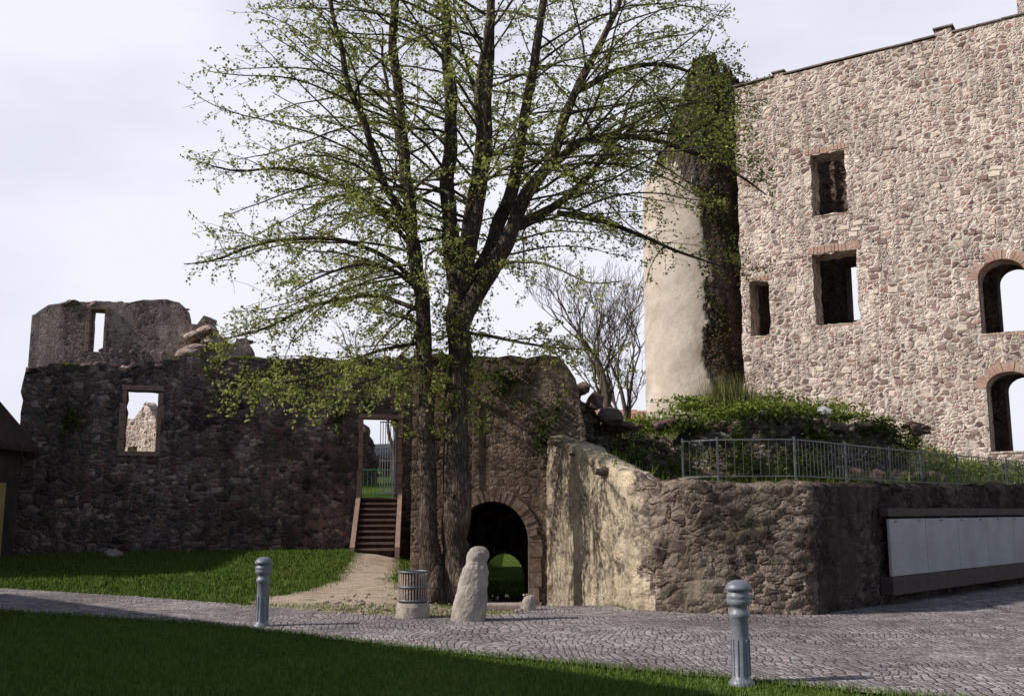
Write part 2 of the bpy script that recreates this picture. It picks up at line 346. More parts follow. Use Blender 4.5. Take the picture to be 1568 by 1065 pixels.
for i in range(nst):
    z=zb+(i+1)*(2.0-zb)/nst; y=-run+(i+.5)*run/nst
    bs.append((0,y,z-.03,1.12,run/nst+.05,.06)); rs.append((0,y-run/nst/2+.03,z-.12,1.10,.02,.13))
boxes("treads",bs,M_wood,stair,.006)
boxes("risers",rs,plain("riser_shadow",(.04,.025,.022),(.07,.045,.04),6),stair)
V=[];F=[]
for sx in (-.66,.66):
    b=len(V)
    for dx in (-.07,.07):
        V+= [(sx+dx,-run-.15,-.2),(sx+dx,-run-.15,zb+.22),(sx+dx,-.02,2.28),(sx+dx,-.02,-.2)]
    F+=[(b,b+1,b+2,b+3),(b+7,b+6,b+5,b+4),(b,b+4,b+5,b+1),(b+1,b+5,b+6,b+2),(b+2,b+6,b+7,b+3)]
pymesh("stringers",V,F,M_redstone,stair)
def ht(x,y): return 1.98+.09*max(0,y-33.5)
sheet("upper_terrace",[(-30,26.5),(-14.6,30.6),(-3.2,34.1),(-3.0,62),(-30,62)],M_lawn,0,1.0,hf=ht)
wall("terrace_retaining_wall",[(0,-3),(28,-3),(28,4.6),(0,2.02)],[],.4,(-2.9,34.0),math.pi/2,M_gate)
rl=empty("green_railing",(-4.2,34.6,2.0)); L=[]
for i in range(16): L.append((-1.2+i*.14,0,.5,.02,.02,.95))
L+= [(-.15,0,.97,2.3,.04,.05),(-.15,0,.12,2.3,.03,.03)]
boxes("bars",L,M_greenrail,rl)
car=empty("parked_car",(-6.0,47.5,ht(0,47.5))); car.rotation_euler[2]=math.radians(65)
prof=[(-2.1,.35),(-2.15,.75),(-1.9,.92),(-1.1,.98),(-.5,1.42),(.9,1.45),(1.6,1.0),(2.05,.9),(2.15,.6),(2.1,.3)]
V=[(x,y*(.82 if z>1.2 else .88)/.86,z) for y in (-.85,.85) for x,z in prof]; n=len(prof)
pymesh("body",V,[tuple(range(n))[::-1],tuple(range(n,2*n))]+[(i,(i+1)%n,n+(i+1)%n,n+i) for i in range(n)],M_carpaint,car)
boxes("windows",[(.15,0,1.18,1.9,1.72,.32)],M_glass,car,.03)
for x in (-1.35,1.35):
    for y in (-.8,.8):
        w=lathe("wheel",[(.1,-.1),(.3,-.1),(.33,-.06),(.33,.06),(.3,.1),(.1,.1)],M_tyre,car,20); w.location=(x,y,.33); w.rotation_euler[0]=math.pi/2

# ------------------------------------------------------------------ upper ruin D
D0=(-17.0,37.); angD=math.atan2(1.5,8)
top=[(-1.1,8.75),(-.9,8.95),(-.5,9.25),(.3,9.4),(.9,9.42),(1.6,9.5),(2.1,9.42),(2.9,9.55),(3.7,9.6),(4.2,9.55),(4.5,9.3),(4.62,8.7),(4.9,8.7),(5.1,9.05),(5.45,8.95),(5.7,8.3),(6.0,8.1),(6.2,7.9),(6.5,8.2),(6.8,8.2),(7.1,7.5),(8,7.3)]
up=wall("ruined_keep_wall",[(8,1),(-1.1,1)]+jag(top,.22,.035,seed=5),[jag([(.97,7.5),(1.55,7.5),(1.5,9.15),(.98,9.15)],.3,.02,True,6),jag([(1.6,2.6),(3.9,2.6),(3.8,6.95),(1.7,6.95)],.3,.05,True,6)],.9,D0,angD,M_ruin)
boxes("slot_surround",fr(1.0,1.5,7.5,9.12,.13,sill=False),M_redstone,up,.015)
rocks("loose_top_stones",[(x:=r.uniform(-1,7.5),r.uniform(.1,.8),topz(top,x)-.05,r.uniform(.25,.5)) for _ in range(24)]+[(4.8,-.2,8.2,.9),(5.2,-.2,8.4,.8),(5.0,-.3,7.7,.9),(5.5,-.2,8.0,.7),(4.7,-.3,7.5,.8)],M_ruin,up,4,2,.7)
wall("ruined_gable_wall",[(0,1)]+[(3.4,1),(3.4,5.0)]+jag([(3.4,5.0),(2.9,5.6),(2.3,6.4),(1.9,5.9),(1.5,5.5),(.9,5.7),(.3,4.9),(0,4.6)],.2,.06,seed=8)+[(0,4.6)],[[(1.3,3.4),(1.9,3.4),(1.9,4.4),(1.3,4.4)]],.6,(-18.4,45.5),-.5,M_palace)
wall("inner_ruin_wall",[(0,1),(1.3,1),(1.35,3.6)]+jag([(1.35,3.6),(1.1,4.4),(.9,5.0),(.3,5.5),(0,5.6)],.2,.07,seed=9),[],.6,(-6.9,40.5),-.2,M_curtain)

# ------------------------------------------------------------------ gate wall B
top=[(0,4.95),(.5,4.85),(1.5,4.82),(2.4,4.85),(3.1,4.82),(3.3,4.7),(3.45,4.4),(3.55,4.1),(3.65,3.3)]
acx=1.68; aw=.80
notch=[(acx+aw,-3)]+[(acx+aw*math.cos(math.pi*i/18),.95+.88*math.sin(math.pi*i/18)) for i in range(19)]+[(acx-aw,-3)]
out=[(3.7,-3)]+notch+[(0,-3)]+jag(top,.3,.05,seed=11)
gate=wall("arched_gate_wall",out,[],.9,(-2.1,21.0),0,M_gate)
def voussoirs(name,cx,zs,wr,rr,th,n,mat,parent,y0=-.035,d=.3,legs=0,seed=0,a0=0,a1=math.pi,legz=-.5,g=.006):
    V=[];F=[];rd=random.Random(seed)
    def prism(q,yo):
        b=len(V)
        for yy in (y0+yo,y0+d):
            for p in q: V.append((p[0],yy,p[1]))
        F.extend([(b,b+1,b+2,b+3),(b+7,b+6,b+5,b+4)]+[(b+i,b+4+i,b+4+(i+1)%4,b+(i+1)%4) for i in range(4)])
    for i in range(n):
        t0=a0+(a1-a0)*i/n+g; t1=a0+(a1-a0)*(i+1)/n-g; o=th*rd.uniform(.8,1.15); yo=rd.uniform(-.015,.02)
        q=[(cx+wr*math.cos(t0),zs+rr*math.sin(t0)),(cx+(wr+o)*math.cos(t0),zs+(rr+o)*math.sin(t0)),(cx+(wr+o)*math.cos(t1),zs+(rr+o)*math.sin(t1)),(cx+wr*math.cos(t1),zs+rr*math.sin(t1))]
        prism(q,yo)
    if legs:
        for sgn in (-1,1):
            for k in range(legs):
                z1=zs-(zs-legz)*k/legs-.006; z0=zs-(zs-legz)*(k+1)/legs+.006; o=th*rd.uniform(.8,1.25)
                xa=cx+sgn*wr; xb=cx+sgn*(wr+o); q=[(xa,z0),(xb,z0),(xb,z1),(xa,z1)]
                prism(q,rd.uniform(-.012,.012))
    return pymesh(name,V,F,mat,parent)
voussoirs("arch_ring",acx,.95,aw-.04,.84,.24,23,M_archstone,gate,legs=5,seed=2,legz=-.55)
boxes("conduit",[(1.28,-.05,3.05,.03,.03,1.9)],M_coping,gate)
rocks("wall_top_stones",[(x:=r.uniform(.1,3.3),r.uniform(.1,.8),topz(top,x)-.06,r.uniform(.2,.5)) for _ in range(22)],M_gate,gate,6,2,.6)
V=[];F=[];K=18
prof=[(aw+.02,-1.6)]+[( (aw+.02)*math.cos(math.pi*i/K),.95+.9*math.sin(math.pi*i/K)) for i in range(K+1)]+[(-aw-.02,-1.6)]
n=len(prof); Y=[.9,2,3.5,5.2]
for yy in Y:
    for p in prof: V.append((acx+p[0],yy,p[1]-.05*(yy-.9)))
for j in range(len(Y)-1):
    for i in range(n-1): F.append((j*n+i,j*n+i+1,(j+1)*n+i+1,(j+1)*n+i))
pymesh("passage_vault",V,F,M_curtain,gate)
boxes("passage_roof",[(acx,3.2,2.25,3.6,4.6,.35)],M_curtain,gate)
boxes("passage_sides",[(acx-1.25,3.05,.2,.8,4.3,3.9),(acx+1.25,3.05,.2,.8,4.3,3.9)],M_curtain,gate)
w2=[(3.4,-3),(acx+.74,-3)]+[(acx+.22+.52*math.cos(math.pi*i/12),-.15+.65*math.sin(math.pi*i/12)) for i in range(13)]+[(acx-.3,-3),(0,-3),(0,2.4),(3.4,2.4)]
b=wall("inner_arch_wall",w2,[],.5,(0,0),0,M_curtain,gate); b.location=(0,5.2,0)
wall("side_return_wall",[(0,-3),(12.0,-3),(12.0,6.6),(9,6.4),(4,5.4),(0,4.9)],[],.8,(-1.15,21.9),math.atan2(11.6,-1.2),M_curtain)

# ------------------------------------------------------------------ noisy walls
def noisy_wall(name,pts,tops,thick,mats,step=.08,amp=.06,cell=3.,zb=-.6,seed=0,matf=None,parent=None,jagtop=.08,side=1,ampf=None,sm=6):
    P=[];T=[]
    for i in range(len(pts)-1):
        a=Vector(pts[i]);b=Vector(pts[i+1]);L=(b-a).length;k=max(1,int(L/step))
        for j in range(k): P.append(a.lerp(b,j/k)); T.append(tops[i]+(tops[i+1]-tops[i])*j/k)
    P.append(Vector(pts[-1]));T.append(tops[-1])
    for _ in range(sm): P=[P[0]]+[(P[i-1]+P[i]*2+P[i+1])/4 for i in range(1,len(P)-1)]+[P[-1]]
    V=[];F=[];uv=[];u=0;rows=None
    zmax=max(T)
    nf=int((zmax-zb)/step); nt=max(3,int(thick/step/1.5)); nb=max(4,nf//3)
    for i,p in enumerate(P):
        t=(P[min(i+1,len(P)-1)]-P[max(i-1,0)]).normalized(); nrm=Vector((t.y,-t.x))*side
        if i: u+=(P[i]-P[i-1]).length
        zt=T[i]+jagtop*noise.noise(Vector((u*2.3,seed,0)))*1.6+jagtop*.6*noise.noise(Vector((u*7,seed,3)))
        am=amp*(ampf(p) if ampf else 1)
        col=[]
        for k in range(nf+1): f=k/nf; z=zb+(zt-zb)*f; col.append((p.x,p.y,z,nrm,u,z,0))
        for k in range(1,nt): f=k/nt; col.append((p.x-nrm.x*thick*f,p.y-nrm.y*thick*f,zt+.06*math.sin(f*math.pi),Vector((0,0,0)),u,zt+thick*f,1))
        for k in range(nb+1): f=k/nb; z=zt+(zb-zt)*f; col.append((p.x-nrm.x*thick,p.y-nrm.y*thick,z,-nrm,u,zt+thick+(zt-z),2))
        rows=len(col)
        for (x,y,z,nr,uu,vv_,kind) in col:
            q=Vector((uu*cell,(vv_)*cell*1.5,seed)); 
            dd=noise.voronoi(q)[0]; e=min(1,(dd[1]-dd[0])*3)
            g=noise.noise(Vector((uu*.8,vv_*.8,seed+5)))
            d=am*(e-.5)+amp*.9*g+am*.25*noise.noise(Vector((uu*14,vv_*14,seed)))
            if kind==1: V.append((x,y,z+d))
            else: V.append((x+nr.x*d,y+nr.y*d,z))
            uv.append((uu,vv_))
    m=len(P)
    for i in range(m-1):
        for k in range(rows-1):
            a=i*rows+k; F.append((a,a+rows,a+rows+1,a+1) if side>0 else (a,a+1,a+rows+1,a+rows))
    F.append(tuple(range(rows))); F.append(tuple(reversed(range((m-1)*rows,m*rows))))
    ob=pymesh(name,V,F,mats[0],parent,True,uv)
    for mm in mats[1:]: ob.data.materials.append(mm)
    if matf:
        for pl in ob.data.polygons:
            pl.material_index=matf(pl.center)
    return ob
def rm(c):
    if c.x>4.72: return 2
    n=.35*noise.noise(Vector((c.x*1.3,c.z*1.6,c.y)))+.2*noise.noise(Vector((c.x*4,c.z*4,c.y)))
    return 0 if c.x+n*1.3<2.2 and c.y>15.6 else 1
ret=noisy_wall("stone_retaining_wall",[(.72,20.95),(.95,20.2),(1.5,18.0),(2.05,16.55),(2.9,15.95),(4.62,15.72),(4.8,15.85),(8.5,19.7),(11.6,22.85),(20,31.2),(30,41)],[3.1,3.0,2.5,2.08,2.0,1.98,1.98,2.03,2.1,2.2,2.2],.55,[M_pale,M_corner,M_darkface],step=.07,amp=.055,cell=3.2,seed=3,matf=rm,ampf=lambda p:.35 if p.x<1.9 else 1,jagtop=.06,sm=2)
rocks("coping_rubble",[((.9+1.15*t+r.uniform(-.1,.15)),(20.6-3.9*t),3.0-.92*t+r.uniform(-.05,.0),r.uniform(.1,.34)) for t in [r.random() for _ in range(16)]],M_corner,ret,9,2,.6)
pan=empty("wall_panel"); pan.location=(6.3,17.36,0); pan.rotation_euler[2]=math.radians(45.3)
L=[]
for i in range(5): L.append((.75+i*1.5,-.16,.98,1.488,.05,.96))
boxes("sheets",L,M_panel,pan,.006)
boxes("lower_plinth",[(3.75,-.1,.34,7.6,.22,.3)],M_panelstrip,pan,.01)
boxes("upper_band",[(3.75,-.12,1.57,7.6,.16,.14)],M_panelstrip,pan,.01)
L=[]
for i in range(8): L.append((.25+i*.98,-.19,1.42,.09,.02,.03))
boxes("clips",L,M_iron,pan)

# ------------------------------------------------------------------ bank (terrace by palace)
def hb(x,y):
    z=1.85+.35*S(y,19,23)+1.5*S(y,24.5,27.5)+.9*S(y,28,34)
    z-=1.3*S(x,9.5,14)*S(y,22,28)
    z+=.9*S(-x,-2.8,-.6)*(1-S(y,19.5,26))+.12*noise.noise(Vector((x*.8,y*.8,0)))
    return z
bank=[(1.0,21.3),(1.25,20.3),(1.85,18.2),(2.4,16.9),(3.1,16.35),(4.7,16.2),(8.2,20.0),(11.3,23.1),(30,41.7),(40,60),(1.7,60),(1.5,21.95)]
sheet("grassy_bank",bank,M_bank,0,.5,hf=hb)
rub=noisy_wall("rubble_ruin_wall",[(1.35,22.4),(1.8,23.4),(2.6,24.0),(3.6,23.6),(5.0,23.2),(6.6,23.2),(8.0,23.5),(9.3,24.2),(10.0,25.4)],[4.4,4.0,3.35,3.3,3.55,3.7,3.55,3.55,2.9],1.0,[M_rubble],step=.09,amp=.15,cell=3.0,zb=1.2,seed=8,jagtop=.25)
rocks("fallen_stones",[(r.uniform(1.5,10),r.uniform(22.3,23.2),hb(3,22.6)+r.uniform(0,.15),r.uniform(.15,.5)) for _ in range(90)]+[(r.uniform(2,9.8),r.uniform(23.3,24.0),3.55+r.uniform(-.1,.1),r.uniform(.15,.4)) for _ in range(40)]+[(1.6,22.7,4.35,.45),(1.9,23.0,4.1,.5),(1.5,22.4,4.3,.45),(2.3,23.3,3.75,.45),(2.7,23.4,3.5,.4)],M_rubble,rub,12)
rocks("white_boulder",[(7.3,23.2,3.85,.38)],M_white,None,2,3)
path=[(2.9,17.0),(3.4,16.55),(4.65,16.45),(8.2,20.1),(11.6,23.5),(20,31.9)]
rail=empty("metal_railing"); B=[]
for a,b in zip(path,path[1:]):
    a=Vector(a);b=Vector(b);L=(b-a).length;ang=math.atan2(b.y-a.y,b.x-a.x);k=max(1,int(L/.13))
    c=(a+b)/2
    B.append((c.x,c.y,2.76,L,.025,.022,ang)); B.append((c.x,c.y,2.16,L,.02,.018,ang))
    for j in range(k):
        p=a.lerp(b,j/k); B.append((p.x,p.y,2.45,.008,.008,.62) if j%14 else (p.x,p.y,2.4,.03,.03,.82))
boxes("bars",B,M_iron,rail)

# ------------------------------------------------------------------ palace
P0=(8.64,36.); tx,ty=.831,-.557; angP=math.atan2(ty,tx)
top=[(-.15,17.5),(1.4,17.55),(1.42,17.72),(1.75,17.72),(1.77,17.55),(7.1,17.6),(7.12,17.85),(7.6,17.85),(7.62,17.62),(16,17.7)]
def rj(x0,z0,x1,z1,s): return jag([(x0,z0),(x1,z0),(x1,z1),(x0,z1)],.22,.04,True,s)
holes=[rj(2.6,12.0,3.85,14.27,1),rj(2.5,8.02,4.04,10.55,2),rj(.14,7.87,.87,9.87,3),
       arch_hole(7.84,9.25,7.2,9.0,.6),arch_hole(7.85,9.2,3.42,5.45,.5),arch_hole(11.2,12.6,7.2,9.0,.6),arch_hole(11.2,12.6,3.42,5.45,.5),rj(11.3,12,12.5,14.2,5)]
pal=wall("palace_ruin",[(16,0),(-.2,0)]+jag([(-.2,0),(-.15,17.5)],.3,.05,False,9)[1:]+jag(top[1:],.6,.012,seed=3),holes,.95,P0,angP,M_palace)
L=[]
for a,b in ((-.2,1.4),(1.77,7.1),(7.62,16)):
    k=int((b-a)/.8)+1
    for i in range(k): L.append((a+(b-a)*(i+.5)/k,.47,17.62+.005*(a+(b-a)*i/k)+r.uniform(-.01,.015),(b-a)/k-.012,1.06,.06))
L+= [(1.58,.47,17.77,.5,1.06,.06),(7.36,.47,17.9,.65,1.06,.06)]
boxes("coping",L,M_coping,pal,.01)
boxes("chimney_stub",[(10.45,.5,18.6,1.6,.9,2.4)],M_palace,pal,.03)
def flat_arch(x0,x1,z,hh,n,seed):
    rd=random.Random(seed); L=[]; w=(x1-x0+.3)/n
    for i in range(n): L.append((x0-.15+w*(i+.5),.13+rd.uniform(-.015,.015),z+hh/2+.01+rd.uniform(-.02,.02),w*.88,.3,hh*rd.uniform(.75,1.1),0,(i-(n-1)/2)*-.03))
    return L
LL=flat_arch(2.6,3.85,14.27,.24,12,1)+flat_arch(2.5,4.04,10.57,.3,15,2)+flat_arch(.14,.87,9.87,.18,7,3)
boxes("stone_lintels",LL,M_brick,pal,.012)
voussoirs("window_arch",8.545,9.0,.70,.58,.3,21,M_brick,pal,y0=-.015,seed=3)
voussoirs("window_arch",8.525,5.45,.67,.48,.3,21,M_brick,pal,y0=-.015,seed=4)
voussoirs("window_arch",11.9,9.0,.69,.58,.3,21,M_brick,pal,y0=-.015,seed=5)
L=[]
for (x0,x1,z) in ((2.5,4.04,8.0),(2.6,3.85,11.98),(.14,.87,7.85),(7.84,9.25,7.18),(7.85,9.2,3.4)):
    L.append(((x0+x1)/2,.25,z-.05,x1-x0+.12,.5,.1))
boxes("window_sills",L,M_brick,pal,.015)
bm_l=[]
rd=random.Random(17)
for _ in range(340):
    x=rd.uniform(.1,14); z=rd.uniform(3,17.2)
    if any(min(q[0] for q in H)-.25<x<max(q[0] for q in H)+.25 and min(q[1] for q in H)-.25<z<max(q[1] for q in H)+.45 for H in holes): continue
    bm_l.append((x,.02,z,rd.uniform(.14,.36),.09,rd.uniform(.09,.2),0,rd.uniform(-.15,.15)))
kk=len(bm_l)//2
boxes("dark_facing_stones",bm_l[:kk],plain("dark_facing_stone",(.16,.11,.10),(.30,.21,.19),1.3,.9,.01),pal,.03)
boxes("pale_facing_stones",bm_l[kk:],plain("pale_facing_stone",(.45,.36,.30),(.72,.62,.53),1.1,.9,.01),pal,.03)
rear=wall("rear_wall",[(17,0),(-.7,0),(-.7,16.6)]+jag([(-.7,16.6),(4,16.3),(8,16.9),(12,16.5),(17,16.8)],.3,.1,seed=8),[[(2.32,9.0),(3.4,9.0),(3.4,11.35),(2.32,11.35)],arch_hole(7.75,8.95,7.9,9.9,.55),arch_hole(7.75,8.95,3.2,5.9,.5),[(11,8),(12.2,8),(12.2,10.3),(11,10.3)]],.9,(0,0),0,M_palace_in,pal)
rear.location=(0,5,0)
boxes("side_wall",[(-.03,2.97,8.0,.3,4.0,16)],M_palace_in,pal)
boxes("partition_wall",[(5.8,3.0,7.0,.6,4.0,14)],M_palace_in,pal)

# ------------------------------------------------------------------ tower (stands behind the palace front)
tc0=(7.72,40.0); R=2.26
def tower_top(a):
    x=math.cos(a); 
    if x<-.55: z=14.8+ (x+1)*5
    elif x<-.2: z=17.2+(x+.55)*6
    elif x<.25: z=19.7
    else: z=19.4-(x-.1)*.8
    if math.sin(a)>.2: z-=1.0
    return z
V=[];F=[];uv=[];na=150;nzr=190
def pmf(a,z): return math.cos(a)+.26*noise.noise(Vector((a*3,z*.6,4)))+.14*noise.noise(Vector((a*9,z*2.5,4)))+.9*S(z,13.2,16.5)
for i in range(na+1):
    a=2*math.pi*i/na; zt=tower_top(a)+.5*noise.noise(Vector((a*6,0,0)))+.3*noise.noise(Vector((a*19,0,0)))
    for k in range(nzr+1):
        z=1.5+(zt-1.5)*k/nzr; bt=.02*(18-z)*.8
        dd=noise.voronoi(Vector((a*R*2.6,z*3.6,1)))[0]; st_=min(1,(dd[1]-dd[0])*3)
        if pmf(a,z)<-.08: d=.07+.02*noise.noise(Vector((a*4,z*1.2,0)))
        else: d=.05*st_-.04
        rr=R+bt*.35+d-.1+.05*noise.noise(Vector((a*2,z*.5,9)))
        V.append((rr*math.cos(a),rr*math.sin(a),z)); uv.append((a*R,z))
mi=[]
for i in range(na):
    for k in range(nzr):
        b=i*(nzr+1)+k; F.append((b,b+nzr+1,b+nzr+2,b+1))
        mi.append(0 if pmf(2*math.pi*(i+.5)/na,V[b][2])>=-.08 else 1)
tow=pymesh("round_tower_ruin",V,F,M_tower,None,True,uv); tow.data.materials.append(M_plaster)
tow.data.polygons.foreach_set("material_index",mi); tow.location=(tc0[0],tc0[1],0)
V=[];F=[]
for i in range(na+1):
    a=2*math.pi*i/na; zt=tower_top(a)+.5*noise.noise(Vector((a*6,0,0)))+.3*noise.noise(Vector((a*19,0,0)))
    for rr,z in ((R-.05,zt),(R-.9,zt-.1),(R-.9,1.5)): V.append((rr*math.cos(a),rr*math.sin(a),z))
for i in range(na):
    b=i*3; F+=[(b,b+3,b+4,b+1),(b+1,b+4,b+5,b+2)]
pymesh("inner_shell",V,F,M_tower,tow,False,[(v[0]*1.5,v[2]) for v in V])
boxes("loophole",[(2.2*math.cos(-1.3),2.2*math.sin(-1.3),14.2,.22,.5,.6,-1.3+math.pi/2)],M_glass,tow)

# ------------------------------------------------------------------ foliage utilities
def leaves(name,P,size,mat,parent=None,up=.3,asp=.62):
    P=np.asarray(P,dtype=np.float64); n=len(P)
    nrm=rng.normal(size=(n,3)); nrm[:,2]=np.abs(nrm[:,2])+up; nrm/=np.linalg.norm(nrm,axis=1)[:,None]
    a=rng.normal(size=(n,3)); a-=nrm*(a*nrm).sum(1)[:,None]; a/=np.linalg.norm(a,axis=1)[:,None]
    b=np.cross(nrm,a); s=(np.asarray(size)*rng.uniform(.6,1.3,n))[:,None]
    V=np.stack([P-a*s*.5,P+b*s*asp*.5+nrm*s*.1,P+a*s*.5,P-b*s*asp*.5+nrm*s*.1],1).reshape(-1,3)
    F=np.arange(4*n).reshape(-1,4); return fastmesh(name,V,F,mat,parent)
def blades(name,P,hgt,wid,mat,parent=None,lean=.35):
    P=np.asarray(P); n=len(P); az=rng.uniform(0,2*np.pi,n); hh=hgt*rng.uniform(.5,1.35,n)
    w=np.stack([np.cos(az),np.sin(az),np.zeros(n)],1)*(wid*rng.uniform(.6,1.2,n))[:,None]
    l=rng.normal(size=(n,3))*lean; l[:,2]=1; tip=P+l*hh[:,None]
    V=np.stack([P-w,P+w,tip],1).reshape(-1,3); return fastmesh(name,V,np.arange(3*n).reshape(-1,3),mat,parent)
def clump(c,rad,n,seed):
    rg=np.random.default_rng(seed); k=max(5,n//35); cs=rg.normal(size=(k,3)); cs/=np.linalg.norm(cs,axis=1)[:,None]; cs*=rg.uniform(.2,1.25,(k,1))
    idx=rg.integers(0,k,n); p=cs[idx]+rg.normal(size=(n,3))*.17
    p=p*np.array(rad)+np.array(c); return p
def inpoly(x,y,poly):
    ins=np.zeros(len(x),bool); j=len(poly)-1
    for i in range(len(poly)):
        xi,yi=poly[i];xj,yj=poly[j]
        c=((yi>y)!=(yj>y))&(x<(xj-xi)*(y-yi)/((yj-yi)+1e-12)+xi); ins^=c; j=i
    return ins
def scatter(n,x0,x1,y0,y1,excl):
    x=rng.uniform(x0,x1,n);y=rng.uniform(y0,y1,n); k=np.ones(n,bool)
    for e in excl: k&=~inpoly(x,y,e)
    x=x[k];y=y[k]; return np.stack([x,y,np.array([h(a,b) for a,b in zip(x,y)])],1)
g1=scatter(120000,-9.5,5,8.2,17.5,[cob]); g1=g1[np.abs(g1[:,0])<g1[:,1]*.65]
blades("foreground_grass",g1,.055,.006,M_blade)
g2=scatter(80000,-15,-2.0,17,33,[cob,dirt]); g2=g2[np.abs(g2[:,0])<g2[:,1]*.6]
blades("lawn_grass",g2,.07,.011,M_blade)
g3=scatter(8000,-3,2.2,27,42,[cob]); blades("grass_beyond_gate",g3,.12,.02,M_blade)
ed=[]
def edge_pts(poly,i0,i1,per,w):
    for i in range(i0,i1):
        a=np.array(poly[i]);b=np.array(poly[(i+1)%len(poly)]);L=np.linalg.norm(b-a);n=int(L*per)
        t=rng.uniform(0,1,n)[:,None]; p=a+(b-a)*t+rng.normal(size=(n,2))*w; ed.append(p)
edge_pts(cob,27,len(cob)-2,260,.07); edge_pts(cob,2,5,160,.09); edge_pts(dirt,0,5,160,.14); edge_pts(dirt,6,9,140,.14)
ed=np.concatenate(ed); blades("edge_grass",np.stack([ed[:,0],ed[:,1],np.array([h(a,b)+.015 for a,b in ed])],1),.06,.007,M_blade)

# ivy on the tower's shaded side and over its crown
n=16000; a=rng.uniform(-1.75,.5,n); z=4.5+15*rng.uniform(0,1,n)**.85
keep=np.array([noise.noise(Vector((aa*2.4,zz*.45,2)))+.5*noise.noise(Vector((aa*7,zz*1.3,5)))>(-.12 if zz>12 else .05) for aa,zz in zip(a,z)]); a=a[keep];z=z[keep]
tz=np.array([tower_top(q) for q in a]); z=np.minimum(z,tz+.1+np.abs(rng.normal(0,.2,len(a)))); rr=R+.08+np.abs(rng.normal(0,.11,len(a)))+(18-z)*.005
leaves("tower_ivy",np.stack([rr*np.cos(a),rr*np.sin(a),z],1),.15,M_vine,tow)

# ------------------------------------------------------------------ trees
def tube(V,F,pts,rad,ns):
    b0=len(V)
    for i,p in enumerate(pts):
        t=(pts[min(i+1,len(pts)-1)]-pts[max(i-1,0)]).normalized()
        u=t.cross(Vector((.12,.95,.25))); 
        if u.length<.1: u=t.cross(Vector((1,0,0)))
        u.normalize(); w=t.cross(u)
        for k in range(ns):
            a=2*math.pi*k/ns; V.append(tuple(p+(u*math.cos(a)+w*math.sin(a))*rad[i]))
    for i in range(len(pts)-1):
        for k in range(ns): F.append((b0+i*ns+k,b0+i*ns+(k+1)%ns,b0+(i+1)*ns+(k+1)%ns,b0+(i+1)*ns+k))
def spl(pts,rad,n):
    P=[];R_=[]
    m=len(pts)
    for i in range(m-1):
        p0=pts[max(i-1,0)];p1=pts[i];p2=pts[i+1];p3=pts[min(i+2,m-1)]
        for j in range(n):
            t=j/n; P.append(.5*((2*p1)+(p2-p0)*t+(2*p0-5*p1+4*p2-p3)*t*t+(3*p1-p0-3*p2+p3)*t**3)); R_.append(rad[i]+(rad[i+1]-rad[i])*t)
    P.append(pts[-1]);R_.append(rad[-1]); return P,R_
TY=18.5
def pts3(l): return [Vector((x,TY+y,z)) for x,y,z in l]
